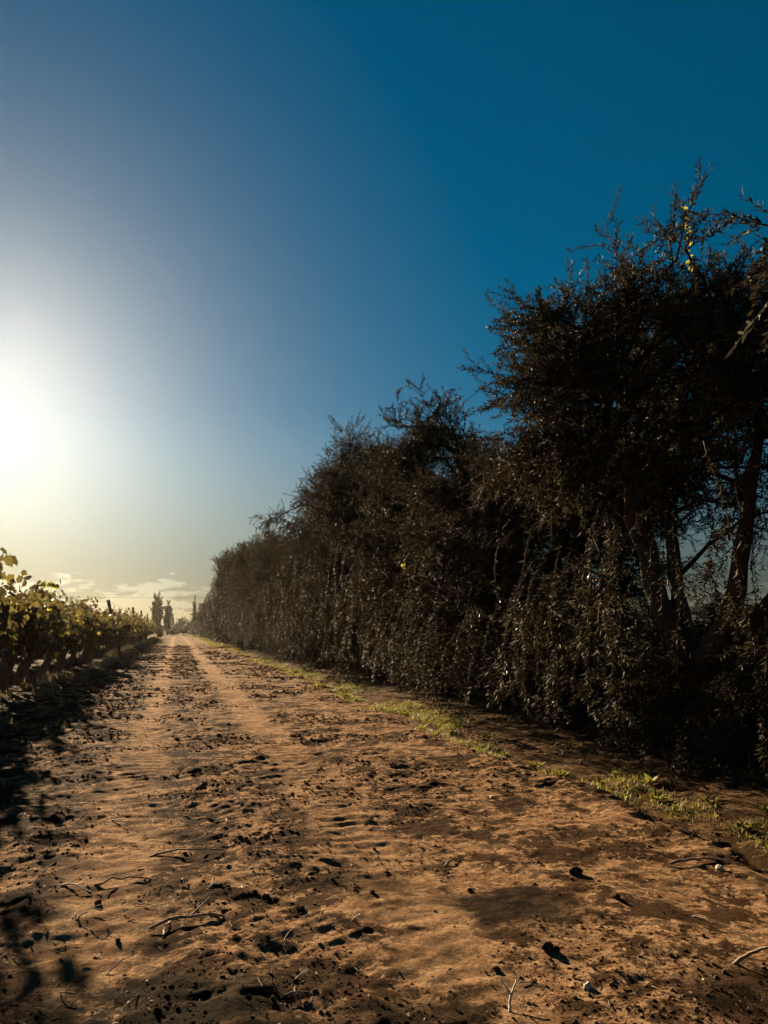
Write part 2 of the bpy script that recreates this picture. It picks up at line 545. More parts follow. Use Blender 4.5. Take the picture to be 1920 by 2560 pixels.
# ------------------------------------------------------------------ olive trees
def olive(seed, H, rx, ry, nb, ntw, llen, spacing, curtain, bough=None, far=False, dens_low=1.0, zmin=-.8, open_=False, basal=0):
    """meshes of one olive: trunk, limbs, branches, crown. Road side is local -X."""
    rs = np.random.default_rng(seed)
    parts = []
    zt = rs.uniform(1.1, 1.5)
    top = np.array([rs.normal(0, .12), rs.normal(0, .12), zt])
    K = 9
    t = np.linspace(0, 1, K)[:, None]
    P = np.array([0, 0, -.25]) * (1 - t) + top * t + np.stack([.07 * np.sin(t[:, 0] * 4 + seed), .07 * np.cos(t[:, 0] * 3.1 + seed), 0 * t[:, 0]], -1)
    rad = .24 * (1 + .55 * np.exp(-t[:, 0] * 7)) * (1 - .18 * t[:, 0])
    V, F = bark_tube(P, rad, 14, .11, seed)
    parts.append(('trunk', mesh('trunk', V, F, M['bark'], smooth=True)))
    zc, rz = H * .56, H * .44
    nl = 6
    limbs = []
    for i in range(nl):
        a = 2 * math.pi * (i + rs.uniform(-.25, .25)) / nl
        e = np.array([math.cos(a) * rx * rs.uniform(.35, .7), math.sin(a) * ry * rs.uniform(.35, .7), H * rs.uniform(.55, .84)])
        if bough is not None and i == 0:
            e = np.array(bough)
        k = 10
        tt = np.linspace(0, 1, k)[:, None]
        c = np.array([e[0] * .75, e[1] * .75, zt + .25 * (e[2] - zt)])
        Pl = (1 - tt) ** 2 * (top - np.array([0, 0, .15])) + 2 * tt * (1 - tt) * c + tt ** 2 * e + np.concatenate([rs.normal(0, .05, (k, 3)) * tt], 0)
        rl = (.15 if i else .17) * (1 - .74 * tt[:, 0])
        V, F = bark_tube(Pl, rl, 9, .07, seed * 10 + i)
        parts.append(('limb', mesh('limb', V, F, M['bark'], smooth=True)))
        limbs.append(Pl)
    limbs = np.array(limbs)
    # secondary branches reach an uneven shell
    dirs = unit_sphere(nb * 4, rs)
    dirs = dirs[dirs[:, 2] > zmin][:nb]
    lump = .80 + .62 * (noise2(dirs[:, 0] * 1.5 + seed * 3.7 + dirs[:, 1] * .8, dirs[:, 2] * 1.6 + dirs[:, 1] * 1.3, seed) + .22)
    shell = np.array([0, 0, zc]) + dirs * np.array([rx, ry, rz]) * (lump * rs.uniform(.62, 1.0, len(dirs)))[:, None]
    lp = limbs.reshape(-1, 3)
    cand = limbs[:, 4:].reshape(-1, 3)
    starts = cand[np.argmin(np.linalg.norm(shell[:, None] - cand[None] * np.array([1, 1, 1.]), axis=2) + 1.2 * rs.random((len(shell), len(cand))), axis=1)]
    k = 7
    tt = np.linspace(0, 1, k)[None, :, None]
    bend = np.array([0, 0, .35]) * (1 + dirs[:, 2:3])[:, None, :] * np.ones((1, 1, 1))
    B = starts[:, None] * (1 - tt) + shell[:, None] * tt + bend * (tt * (1 - tt)) * 1.6 + rs.normal(0, .05, (len(shell), k, 3)) * tt
    bb = Bag()
    V, F = tubes(B, .034 * (1 - .8 * tt[..., 0]) * np.ones((len(B), 1)) + .004, 5)
    bb.add(V, F)
    # leafy twigs on the outer part of the branches
    nt_ = 6
    t = rs.uniform(.3, 1.0, (len(B), nt_))
    q, tg = along(B, t)
    q, tg = q.reshape(-1, 3), tg.reshape(-1, 3)
    out = unit((q - np.array([0, 0, zc * .85])) / np.array([rx, ry, rz]))
    upq = np.clip((q[:, 2] - zc) / rz, -1, 1)
    Lq = rs.uniform(.35, .95, len(q))
    d0 = unit(tg * .5 + out * .5 + rs.normal(0, .65, q.shape) + np.array([0, 0, .35]))
    T3 = grow(q, d0, Lq, rs.uniform(.4, 2.2, len(q)), 5, rs, .12)
    V, F = tubes(T3[:, [0, 2, 4]], np.array([[.011, .007, .003]]) * np.ones((len(T3), 1)), 3)
    bb.add(V, F)
    n3 = max(int(ntw / nt_), 1)
    n = len(T3) * n3
    s, tg = along(T3, rs.uniform(.12, 1.0, (len(T3), n3)))
    s, tg = s.reshape(-1, 3), tg.reshape(-1, 3)
    up = np.clip((s[:, 2] - zc) / rz, -1, 1)
    d0 = unit(tg * .6 + rs.normal(0, .6, (n, 3)) + np.array([0, 0, 1.]) * np.clip(up + .3, 0, 1)[:, None] * .6)
    Lt = rs.uniform(.22, .62, n)
    dr = np.where(up > .3, rs.uniform(-.6, 1.4, n), rs.uniform(.6, 3.4, n))
    Tw = grow(s, d0, Lt, dr, 6, rs, .10)
    cb = Bag()
    leafy(cb, Tw, Lt, spacing, llen, rs)
    if not far:
        V, F = tubes(Tw[:, [0, 3, 5]], np.array([[.0045, .003, .0015]]) * np.ones((n, 1)), 3)
        bb.add(V, F)
    # long weeping strands, mostly on the open side of the row
    if curtain:
        az = np.where(rs.random(curtain) < .75, rs.normal(math.pi + .45, .95, curtain), rs.uniform(0, 6.28, curtain))
        zz = (rs.uniform(.30, .52, curtain) if open_ else rs.uniform(.22, .60, curtain)) * H
        lum = .88 + .35 * noise2(az * 1.4 + seed, zz * .6, seed + 4)
        el = (zz - zc) / rz
        rr = np.sqrt(np.clip(1 - el ** 2, .15, 1)) * lum * rs.uniform(.5, 1.05, curtain)
        s = np.stack([np.cos(az) * rr * rx, np.sin(az) * rr * ry, zz], -1)
        d0 = unit(np.stack([np.cos(az), np.sin(az), .2 + 0 * az], -1) + rs.normal(0, .35, (curtain, 3)))
        low = np.where(rs.random(curtain) < dens_low, rs.uniform(.12, .9, curtain), rs.uniform(.8, 2.0, curtain))
        Lt = np.clip(zz - low, .4, 2.3) * 1.08
        St = grow(s, d0, Lt, rs.uniform(1.0, 3.2, curtain), 10, rs, .16)
        leafy(cb, St, Lt, spacing * 1.15, llen, rs, .22 if open_ else .06)
        V, F = tubes(St, np.linspace(.006, .002, 10)[None] * np.ones((curtain, 1)), 3)
        bb.add(V, F)
        # side shoots of the strands
        q, tg = along(St, rs.uniform(.5 if open_ else .1, .95, (curtain, 8)))
        q, tg = q.reshape(-1, 3), tg.reshape(-1, 3)
        Ls = rs.uniform(.15, .55, len(q))
        Ss = grow(q, unit(tg * .4 + rs.normal(0, .6, q.shape)), Ls, rs.uniform(.3, 3.5, len(q)), 4, rs, .14)
        leafy(cb, Ss, Ls, spacing, llen, rs)
    if basal:      # suckers and low boughs round the foot of the tree
        az = rs.uniform(0, 6.28, basal)
        s = np.stack([np.cos(az) * .2, np.sin(az) * .2, rs.uniform(.1, 1.1, basal)], -1)
        d0 = np.stack([np.cos(az), np.sin(az), rs.uniform(.2, 1.0, basal)], -1)
        Lt = rs.uniform(.9, 2.3, basal)
        St = grow(s, d0, Lt, rs.uniform(.5, 1.3, basal), 8, rs, .13)
        St[..., 2] = np.maximum(St[..., 2], .06)
        V, F = tubes(St, np.linspace(.009, .002, 8)[None] * np.ones((basal, 1)), 3)
        bb.add(V, F)
        leafy(cb, St, Lt, spacing * 1.3, llen, rs, .3)
        q, tg = along(St, rs.uniform(.2, .98, (basal, 12)))
        q, tg = q.reshape(-1, 3), tg.reshape(-1, 3)
        Ls = rs.uniform(.2, .6, len(q))
        Ss = grow(q, unit(tg * .6 + rs.normal(0, .6, q.shape)), Ls, rs.uniform(.2, 2.5, len(q)), 4, rs, .14)
        leafy(cb, Ss, Ls, spacing, llen, rs)
    parts.append(('branches', bb.mesh('branches', M['olivetwig'])))
    parts.append(('crown', cb.mesh('crown', M['olive_far'] if far else M['olive'])))
    return parts

def place_olive(parts, x, y, rot, scale, label, group='olive trees in the row along the track'):
    z = float(soil_z(np.array([x]), np.array([y]))[0])
    root = link('olive_tree', None, None, (x, y, z), (0, 0, rot), scale)
    tag(root, label, 'tree', group)
    for nm, me in parts:
        c = link(nm, me, root)
        if nm in ('crown', 'branches'): c['kind'] = 'stuff'
    return root

LL, SP = .074, .030
near = olive(3, 7.0, 2.6, 2.9, 145, 54, LL, SP, 64, basal=75, bough=(-.35, 3.3, 3.7), dens_low=.8, zmin=-.22, open_=True)
varB = olive(8, 7.2, 2.3, 3.0, 130, 54, LL, SP, 110, basal=40)
varC = olive(15, 7.2, 2.4, 3.0, 130, 54, LL, SP, 120, basal=40)
varD = varB
varF = olive(31, 7.2, 2.3, 3.0, 100, 30, .17, .075, 150, far=True)
varG = olive(37, 7.2, 2.3, 3.0, 100, 30, .17, .075, 150, far=True)

TX = 6.15
ordinal = ['first', 'second', 'third', 'fourth', 'fifth', 'sixth', 'seventh', 'eighth', 'ninth']
tree_near = place_olive(near, TX + .05, 7.9, 0, (1, 1, .87), 'nearest tall olive tree with dark boughs, sky showing through its open crown')
tree_zero = place_olive(varB, TX + .45, 3.1, .3, (.95, .9, .84), 'olive tree holding out a drooping spray of large sunlit pale leaves')
row = [(12.9, varC, .70, 1.0), (17.6, varB, .92, 1.0), (22.6, varC, 1.02, 1.0), (27.6, varB, 1.10, 1.0), (32.4, varC, .86, .95), (37.0, varB, .80, .95), (42.0, varC, .92, 1.0),
       (48.0, varB, 1.0, 1.0), (54.0, varC, 1.08, 1.05)]
rot_row = [.2, -.5, 2.6, .7, -.4, 2.9, .6, -.7, .3]
row_trees = []
for i, (y, var, sz, sxy) in enumerate(row):
    row_trees.append(place_olive(var, TX - .05 + .2 * math.sin(i * 2.1), y, rot_row[i], (sxy, sxy, sz),
                f'{ordinal[i]} leaf-curtained olive tree down the row past the open-crowned one with boughs'))
y = 60.0
i = 0
while y < 158:
    s = (.95 if y < 84 else .72) + .2 * math.sin(i * 1.9) + (.2 if 62 < y < 82 else 0)
    s *= 1 - .15 * max(0., min(1., (y - 110) / 45))
    place_olive(varF if i % 2 else varG, TX - .1 + .25 * math.sin(i * 2.6), y, 1.1 * math.sin(i * 2.3), (1.0, 1.05, s),
                'olive tree in the far stretch of the row, merged with its neighbours', 'far olive trees in the row')
    y += 5.4
    i += 1

for j, y in enumerate((9, 13.2, 17.5, 22, 26.5, 31, 36)):
    place_olive(varF if j % 2 else varG, 14.5 + .6 * math.sin(j * 2.2), y + 1.5 * math.sin(j), j * 1.3, (1.0, 1.0, .30 + .05 * math.sin(j * 1.4)),
                'low olive tree in the field behind the roadside row, glimpsed through gaps', 'low olive trees behind the row')

# single leaf shapes, shared by all the leaves built one by one
def olive_leaf_mesh():
    t = [0, .18, .45, .75, 1]
    w = [.01, .085, .115, .075, .0]
    V, F = [], []
    for k in range(5):
        for s in (-1, 0, 1):
            V.append((s * w[k], t[k], abs(s) * w[k] * .35 - .10 * t[k] ** 2))
    for k in range(4):
        a = k * 3
        F += [(a, a + 1, a + 4, a + 3), (a + 1, a + 2, a + 5, a + 4)]
    return mesh('leaf', V, F, None, smooth=True)
LEAF = olive_leaf_mesh()
m1 = leaf_mat('olive_leaf_large', [(0, (.13, .115, .07)), (1, (.13, .115, .07))], .33, .18, .6)
LEAF.materials.append(m1)

def place_leaf(me, parent, p, d, n, L, name='leaf'):
    d = Vector(d).normalized()
    x = d.cross(Vector(n)).normalized()
    z = x.cross(d)
    from mathutils import Matrix
    mt = Matrix((x, d, z)).transposed().to_4x4()
    o = bpy.data.objects.new(name, me)
    COL.objects.link(o)
    o.parent = parent
    o.location = Vector(p)
    o.rotation_euler = mt.to_euler()
    o.scale = (L, L, L)
    return o

def spray(root, pts, r0, nleaf, L, seed, t0=.35, lm=LEAF, bmat='bark', nm='branch'):
    """a branch with single leaves as sub-parts; pts in the tree's local frame"""
    rs = np.random.default_rng(seed)
    P = np.array(pts, float)
    k = 14
    tt = np.linspace(0, len(P) - 1, k)
    Q = np.stack([np.interp(tt, np.arange(len(P)), P[:, j]) for j in range(3)], -1)
    for _ in range(3):
        Q[1:-1] = (Q[:-2] + 2 * Q[1:-1] + Q[2:]) / 4
    V, F = tubes(Q[None], np.linspace(r0, .0018, k)[None], 6)
    b = link(nm, mesh(nm, V, F, M[bmat], smooth=True), root)
    for i in range(nleaf):
        t = t0 + (1 - t0) * (i // 2 + .5 * (i % 2)) / (nleaf / 2)
        p, tg = along(Q[None], np.array([[min(t, .999)]]))
        p, tg = p[0, 0], tg[0, 0]
        side = unit(np.cross(tg, np.array([.2, .3, .9]))) * (1 if i % 2 else -1)
        d = unit(tg * .8 + side * .65 + rs.normal(0, .22, 3))
        n = unit(np.cross(side, tg) * (1 if i % 2 else -1) + rs.normal(0, .5, 3))
        place_leaf(lm, b, p, d, n, L * rs.uniform(.75, 1.15))
    return b

def to_local(root, pts):
    from mathutils import Matrix
    mt = (Matrix.Translation(root.location) @ root.rotation_euler.to_matrix().to_4x4() @ Matrix.Diagonal((*root.scale, 1))).inverted()
    return [tuple(mt @ Vector(p)) for p in pts]

b = spray(tree_zero, to_local(tree_zero, [(5.6, 3.1, 3.5), (3.9, 2.9, 3.75), (2.65, 2.55, 3.3), (2.28, 2.45, 2.92), (2.04, 2.42, 2.66)]), .010, 24, .065, 4, .5)
tag(b, 'drooping spray of pale sunlit leaves')
rs = np.random.default_rng(77)
for i in range(17):       # hanging sprays on the road side of the nearest tree
    wx, wy = rs.uniform(4.0, 4.9), rs.uniform(7.4, 12.0)
    zt_ = rs.uniform(1.7, 3.2)
    Ls = rs.uniform(.7, 1.5)
    pts = [(wx + .7, wy + rs.uniform(-.3, .3), zt_ - .05), (wx + .2, wy, zt_ + .1), (wx, wy + rs.normal(0, .05), zt_ - Ls * .5), (wx + rs.normal(0, .08), wy + rs.normal(0, .08), zt_ - Ls)]
    spray(tree_near, to_local(tree_near, pts), .006, 16, .075, 100 + i, .3)

# ------------------------------------------------------------------ grape vines
def vine_leaf_mesh(mat):
    out = [(0, -.05), (.28, -.16), (.50, .08), (.36, .30), (.50, .58), (.22, .60), (0, 1.0), (-.22, .60), (-.50, .58), (-.36, .30), (-.50, .08), (-.28, -.16)]
    V = [(0, .25, .04)] + [(x, y, -.10 * abs(x) - .12 * max(0, y - .5) + .03 * math.sin(i * 2)) for i, (x, y) in enumerate(out)]
    F = [(0, i + 1, (i + 1) % len(out) + 1) for i in range(len(out))]
    return mesh('leaf', V, F, mat, np.full(len(V), .7))
def vleaves(bag, P, D, N, L, rnd):
    tpl = np.array([(0, .25, .04), (0, -.05, 0), (.45, -.08, -.06), (.36, .30, -.03), (.48, .56, -.08), (0, 1.0, -.08), (-.48, .56, -.08), (-.36, .30, -.03), (-.45, -.08, -.06)])
    f = np.array([(0, i + 1, (i + 1) % 8 + 1) for i in range(8)])
    D = unit(D); S = unit(np.cross(D, N)); N = np.cross(S, D)
    V = P[:, None] + L[:, None, None] * (S[:, None] * tpl[None, :, 0:1] + D[:, None] * tpl[None, :, 1:2] + N[:, None] * tpl[None, :, 2:3])
    F = (np.arange(len(P))[:, None, None] * 9 + f[None]).reshape(-1, 3)
    bag.add(V, F, np.repeat(rnd, 9))

def vine(seed, nshoot=44, shade=False):
    """leaning trunk, canes and leafy shoots of one old vine; base at the origin, leans towards +X"""
    rs = np.random.default_rng(seed)
    parts = []
    hx, hy = rs.uniform(.40, .75), rs.uniform(-.1, .5)
    k = 10
    t = np.linspace(0, 1, k)
    P = np.stack([hx * t ** 1.3 + .05 * np.sin(t * 7 + seed), hy * t + .05 * np.cos(t * 6 + seed), -.12 + 1.88 * t], -1)
    V, F = bark_tube(P, .105 * (1 + .5 * np.exp(-t * 8)) * (1 - .35 * t), 10, .12, seed)
    parts.append(('trunk', mesh('trunk', V, F, M['vinebark'], smooth=True), None))
    head = P[-1]
    arms = []
    for s in (-1, 1):
        k = 7
        t = np.linspace(0, 1, k)
        A = head + np.stack([.1 * t * rs.normal(), s * 1.15 * t, .12 * np.sin(t * 3)], -1) + rs.normal(0, .03, (k, 3)) * t[:, None] - np.array([0, 0, .06])
        V, F = bark_tube(A, .05 * (1 - .6 * t), 7, .1, seed + s)
        parts.append(('arm', mesh('arm', V, F, M['vinebark'], smooth=True), None))
        arms.append(A)
    arms = np.array(arms)
    t = rs.uniform(0, 1, (2, nshoot))
    s, _ = along(arms, t)
    s = s.reshape(-1, 3)
    n = len(s)
    d0 = unit(rs.normal(0, .6, (n, 3)) * np.array([1.0, .8, .5]) + np.array([-.15, .1, .35]))
    L = rs.uniform(.3, 1.2, n)
    Sh = grow(s, d0, L, np.where(rs.random(n) < .25, rs.uniform(-.4, .6, n), rs.uniform(1.2, 4.6, n)), 7, rs, .16)
    cb = Bag()
    V, F = tubes(Sh, np.linspace(.007, .002, 7)[None] * np.ones((n, 1)), 3)
    cb.add(V, F)
    parts.append(('canes', cb.mesh('canes', M['vinebark']), 'stuff'))
    m = (L / .055).astype(int); mm = m.max()
    tt = (np.arange(mm)[None] + rs.random((n, mm))) / m[:, None]
    keep = tt < 1
    p, tg = along(Sh, tt)
    p, tg = p[keep], tg[keep]
    side = unit(rs.standard_normal(p.shape))
    p = p + side * rs.uniform(.02, .12, (len(p), 1))
    d = unit(side * .6 + tg * .3 + np.array([0, 0, -.75]) + rs.normal(0, .3, p.shape))
    nn = unit(rs.standard_normal(p.shape) + np.array([.3, -.2, .5]))
    r = rs.beta(1.6, 1.9, len(p)) * .9 + .1 * (rs.random(len(p)) < .10)
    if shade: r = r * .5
    lb = Bag()
    vleaves(lb, p, d, nn, rs.uniform(.075, .15, len(p)), r)
    parts.append(('foliage', lb.mesh('foliage', M['vine']), 'stuff'))
    return parts, Sh

VL = [vine_leaf_mesh(leaf_mat(f'vine_leaf_{n}', [(0, c), (1, c)], .5, .5, .35)) for n, c in (('green', (.20, .20, .03)), ('yellow', (.48, .42, .05)), ('olive', (.11, .09, .02)))]
def yellow_sprig(root, pts, n, L, seed):
    b = spray(root, to_local(root, pts), .006, n, L, seed, .1, VL[1], 'vinebark', 'yellow_sprig')
    return tag(b, 'sprig of sunlit yellow-green leaves among the dark olive foliage')
yellow_sprig(row_trees[0], [(4.9, 14.6, 2.9), (4.35, 14.4, 3.1), (4.2, 14.3, 2.85), (4.2, 14.2, 2.55)], 12, .10, 9)
yellow_sprig(tree_near, [(5.6, 7.2, 5.6), (5.45, 7.0, 6.0), (5.4, 6.95, 6.35)], 12, .07, 10)
vines = [vine(50 + i) for i in range(5)]
backv = [vine(70 + i, 44, True) for i in range(2)]

def place_vine(vp, x, y, label, group, rot=0.0, sz=1.0):
    z = float(soil_z(np.array([x]), np.array([y]))[0])
    root = link('grape_vine', None, None, (x, y, z), (0, 0, rot), (1, 1, sz))
    tag(root, label, 'vine', group)
    for nm, me, kd in vp[0]:
        c = link(nm, me, root)
        if kd: c['kind'] = kd
    return root

rs = np.random.default_rng(5)
y = 6.4
i = 0
while y < 118:
    shoot = abs(y - 21.4) < .6
    vp = vines[i % 5]
    x = (-4.15 if y > 15.6 else -4.4 if y > 14.2 else -4.05 if y > 12.6 else -3.8) + .18 * rs.standard_normal() * .6  # unseen nearer vines: place, spacing and height shaped to cast the left foreground shadow
    root = place_vine(vp, x, y, 'grape vine with a leafy shoot arching above the row beside the track' if shoot else 'old leaning grape vine in the row along the dirt track',
                      None if shoot else 'grape vines in the row along the track', rs.uniform(-.25, .25), (1.22 if y < 12.6 else 1.12 if y < 13.8 else 1.0 if y < 15.6 else .98 if y < 23 else .94) + rs.uniform(-.05, .07))
    if shoot or 17 < y < 27:       # the nearest ones in view: single leaves hanging on the open side
        S = vp[1]
        idx = rs.permutation(len(S))[:22]
        for q in idx:
            t = rs.uniform(.3, 1)
            p, tg = along(S[q:q + 1], np.array([[t]]))
            p = p[0, 0] + rs.normal(0, .05, 3) + np.array([.12, -.06, 0])
            place_leaf(VL[rs.integers(0, 3)], root, p, unit(rs.normal(0, .5, 3) + np.array([0, 0, -.6])), unit(rs.normal(0, 1, 3) + np.array([.2, -.6, .4])), rs.uniform(.10, .15))
    if shoot:
        tp = [(.45, .2, 1.9), (.55, .1, 2.3), (.72, -.1, 2.62), (1.0, -.15, 2.70), (1.22, -.2, 2.58)]
        bsh = link('shoot', None, root) if False else None
        Q = np.array(tp)
        k = 12
        tt = np.linspace(0, 4, k)
        Q = np.stack([np.interp(tt, np.arange(5), Q[:, j]) for j in range(3)], -1)
        V, F = tubes(Q[None], np.linspace(.009, .003, k)[None], 6)
        bsh = link('shoot', mesh('shoot', V, F, M['vinebark'], smooth=True), root)
        for q in range(30):
            t = .25 + .75 * q / 30
            p, tg = along(Q[None], np.array([[min(t, .999)]]))
            place_leaf(VL[rs.integers(0, 3)], bsh, p[0, 0] + rs.normal(0, .03, 3), unit(rs.normal(0, .45, 3) + np.array([0, 0, -.7])), unit(rs.normal(0, 1, 3)), rs.uniform(.09, .13))
    y += (1.75 if y > 15.6 else .8) + rs.uniform(-.2, .2)
    i += 1
for rx_, y0, y1, lab in ((-6.3, 12, 100, 'second'), (-9.0, 21, 95, 'third'), (-11.4, 27, 90, 'fourth'), (-13.8, 33, 85, 'fifth')):
    y = y0
    while y < y1:
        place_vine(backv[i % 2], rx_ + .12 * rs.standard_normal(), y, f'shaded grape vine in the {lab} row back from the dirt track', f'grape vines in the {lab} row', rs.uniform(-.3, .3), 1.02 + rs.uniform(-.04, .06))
        y += 2.1 + rs.uniform(-.2, .2)
        i += 1

# trellis posts and wires standing up out of the roadside row
post_xy = [(-3.0, 42.0, 2.95, -.85), (-3.15, 61.0, 3.1, -.03), (-3.2, 76.0, 3.1, .0), (-3.2, 92.0, 3.15, .02)]
labs = ['leaning dark trellis post rising above the grape vines', 'upright trellis post next beyond the leaning one in the vine row', 'trellis post second beyond the leaning one in the vine row', 'trellis post third beyond the leaning one in the vine row']
tops = []
for (x, y, h, lean), lb in zip(post_xy, labs):
    z = float(soil_z(np.array([x]), np.array([y]))[0])
    P = np.stack([np.linspace(-lean * .5, lean * .5 + 0, 6) * 1.0, np.zeros(6), np.linspace(-.2, h, 6)], -1)
    V, F = bark_tube(P, np.full(6, .085), 10, .04, int(y))
    n = len(V); c = len(P) - 1
    bg_ = Bag(); bg_.add(V, F)
    cap = np.concatenate([V[-10:], [P[-1] + [0, 0, .01]]])
    bg_.add(cap, [(j, (j + 1) % 10, 10, 10) for j in range(10)])
    o = link('trellis_post', None, None, (x, y, z)); tag(o, lb, 'post', 'trellis posts in the vine row')
    link('shaft', mesh('shaft', V, F, M['post'], smooth=True), o)
    link('top', mesh('top', cap, [(j, (j + 1) % 10, 10) for j in range(10)], M['post']), o)
    tops.append(np.array([x + lean * .5, y, z + h]))
def wire(name, a, b, sag, r, label, cat):
    k = 16
    t = np.linspace(0, 1, k)[:, None]
    P = a * (1 - t) + b * t - np.array([0, 0, sag]) * (4 * t * (1 - t))
    V, F = tubes(P[None], np.full((1, k), r), 5)
    o = link(name, mesh(name, V, F, M['wire'], smooth=True))
    tag(o, label, cat)
    return o
seg = [np.array([-4.2, 24., 2.75])] + tops
wn = ['thin trellis wire running up to the top of the leaning post', 'thin trellis wire between the leaning post and the upright one beyond', 'thin trellis wire between the second and third trellis posts', 'thin trellis wire between the third and fourth trellis posts']
for j in range(4):
    wire('trellis_wire', seg[j] - [0, 0, .06], seg[j + 1] - [0, 0, .06], .10, .007, wn[j], 'wire')
wire('trellis_wire', seg[0] - [0, 0, .12], seg[1] - [0, 0, .38], .10, .007, 'lower trellis wire reaching the leaning post below its top', 'wire')
wire('power_cable', np.array([-90., 150, 9.3]), np.array([60., 158, 9.6]), 2.2, .028, 'long sagging cable strung across the sky beyond the vineyard', 'cable')

# ------------------------------------------------------------------ far trees and shrubs
def far_tree(seed, H, rx, kind):
    rs = np.random.default_rng(seed)
    bt = Bag(); lb = Bag()
    V, F = bark_tube(np.stack([.05 * rs.standard_normal(6), .05 * rs.standard_normal(6), np.linspace(-.2, H * .8, 6)], -1), np.linspace(.16, .03, 6) * H / 8, 7, .08, seed)
    bt.add(V, F)
    if kind == 'poplar':
        nl, per = 7, 26
        n = nl * per
        la = np.arange(nl) * 2.4 + rs.uniform(0, .6, nl)
        lr = rx * np.array([0, .35, .45, .5, .55, .5, .6])
        lh = H * np.array([1.0, .93, .86, .8, .74, .66, .55])
        li = np.repeat(np.arange(nl), per)
        u = rs.uniform(.03, .93, n)
        a = rs.uniform(0, 6.28, n)
        st = np.stack([np.cos(la[li]) * lr[li] * (.35 + .65 * u), np.sin(la[li]) * lr[li] * (.35 + .65 * u), u * lh[li]], -1)
        d0 = np.stack([np.cos(a) * .30, np.sin(a) * .30, np.ones(n)], -1)
        L = np.minimum(H * .17, lh[li] * (1.03 - u)) * rs.uniform(.6, 1.2, n) + .15
        Br = grow(st, d0, L, np.full(n, -.1), 6, rs, .06)
        lead = np.stack([np.stack([np.cos(la[q]) * lr[q] * (.0 + np.linspace(0, 1, 6)), np.sin(la[q]) * lr[q] * np.linspace(0, 1, 6), np.linspace(.02, 1, 6) * lh[q]], -1) for q in range(nl)])
        V, F = tubes(lead, np.linspace(.09, .015, 6)[None] * np.ones((nl, 1)), 5)
        bt.add(V, F)
        V, F = tubes(Br, np.linspace(.03, .008, 6)[None] * np.ones((n, 1)), 3)
        bt.add(V, F)
        p, tg = along(Br, rs.uniform(.1, 1, (n, 44)))
        p, tg = p.reshape(-1, 3), tg.reshape(-1, 3)
        p = p + rs.normal(0, .09, p.shape)
        ll = rs.uniform(.16, .34, len(p))
        leaves(lb, p, unit(tg * .8 + rs.normal(0, .5, p.shape)), unit(rs.standard_normal(p.shape)), ll, ll * .32, rs.random(len(p)))
    else:
        n = 70
        dd = unit_sphere(n, rs); dd[:, 2] = np.abs(dd[:, 2]) * (1.0) - .15
        e = np.array([0, 0, H * .45]) + dd * np.array([rx, rx, H * .5]) * rs.uniform(.75, 1.1, (n, 1))
        t = np.linspace(0, 1, 5)[None, :, None]
        Br = np.array([0, 0, H * .25]) * (1 - t) + e[:, None] * t + rs.normal(0, .08, (n, 5, 3)) * t
        V, F = tubes(Br, np.linspace(.035, .008, 5)[None] * np.ones((n, 1)), 3)
        bt.add(V, F)
        p, tg = along(Br, rs.uniform(.3, 1, (n, 45)))
        p = p.reshape(-1, 3) + rs.normal(0, .22, (n * 45, 3)) * H / 6
        ll = rs.uniform(.12, .30, len(p)) * (.6 + H / 10)
        leaves(lb, p, unit(rs.standard_normal(p.shape)), unit(rs.standard_normal(p.shape)), ll, ll * .3, rs.random(len(p)))
    return [('trunk', bt.mesh('trunk', M['bark'])), ('crown', lb.mesh('crown', M['poplar']))]

def place_far(name, parts, x, y, rot, s, label, cat, group=None):
    z = float(soil_z(np.array([x]), np.array([y]), 3.)[0])
    root = link(name, None, None, (x, y, z), (0, 0, rot), s)
    tag(root, label, cat, group)
    for nm, me in parts:
        c = link(nm, me, root)
        if nm == 'crown': c['kind'] = 'stuff'
    return root
popA, popB = far_tree(201, 10, 1.5, 'poplar'), far_tree(202, 10, 1.2, 'poplar')
rndA, rndB = far_tree(203, 6, 2.4, 'round'), far_tree(204, 6, 2.0, 'round')
place_far('poplar_tree', popA, -4.6, 200, .3, (1.4, 1.4, 1.02), 'tallest broad poplar of the far pair at the end of the vines', 'tree')
place_far('poplar_tree', popB, -2.1, 205, 1.3, (1.15, 1.15, .86), 'shorter poplar of the far pair, nearer the track', 'tree')
place_far('poplar_tree', popB, 4.6, 215, 2.0, (.55, .55, 1.0), 'slim dark spire-shaped tree rising behind the end of the olive row', 'tree')
place_far('poplar_tree', popB, -1.2, 290, 2.0, (.5, .5, .65), 'tiny pale slender poplar far off beside the track end', 'tree')
place_far('poplar_tree', popA, -31.5, 215, 4.0, (1.1, 1.1, 1.06), 'broader poplar top showing just above the vine row', 'tree')
place_far('poplar_tree', popB, -26.0, 212, 5.0, (.8, .8, .92), 'narrow poplar tip showing just above the vine row', 'tree')
rs = np.random.default_rng(9)
for j in range(9):
    place_far('distant_tree', rndA if j % 2 else rndB, -19 + j * 1.5 + rs.normal(0, .3), 235 + rs.uniform(-8, 12), rs.uniform(0, 6), (.55, .55, rs.uniform(.75, 1.05)), 'small dark round tree in the far line behind the vines and posts', 'tree', 'far trees behind the vines')
for j, (x, y, s, h) in enumerate(((1.6, 230, 1.0, .95), (3.9, 225, .9, .8), (-2.4, 240, .9, .6), (.2, 250, .8, .62), (6.5, 228, 1.3, 1.1), (-5, 245, 1, .6), (-9, 245, 1, .62), (-12, 250, 1.2, .62))):
    place_far('distant_tree', rndB if j % 2 else rndA, x, y, j * 1.1, (s, s, h), 'dark round tree in the far line beyond the end of the track', 'tree', 'far trees beyond the track')
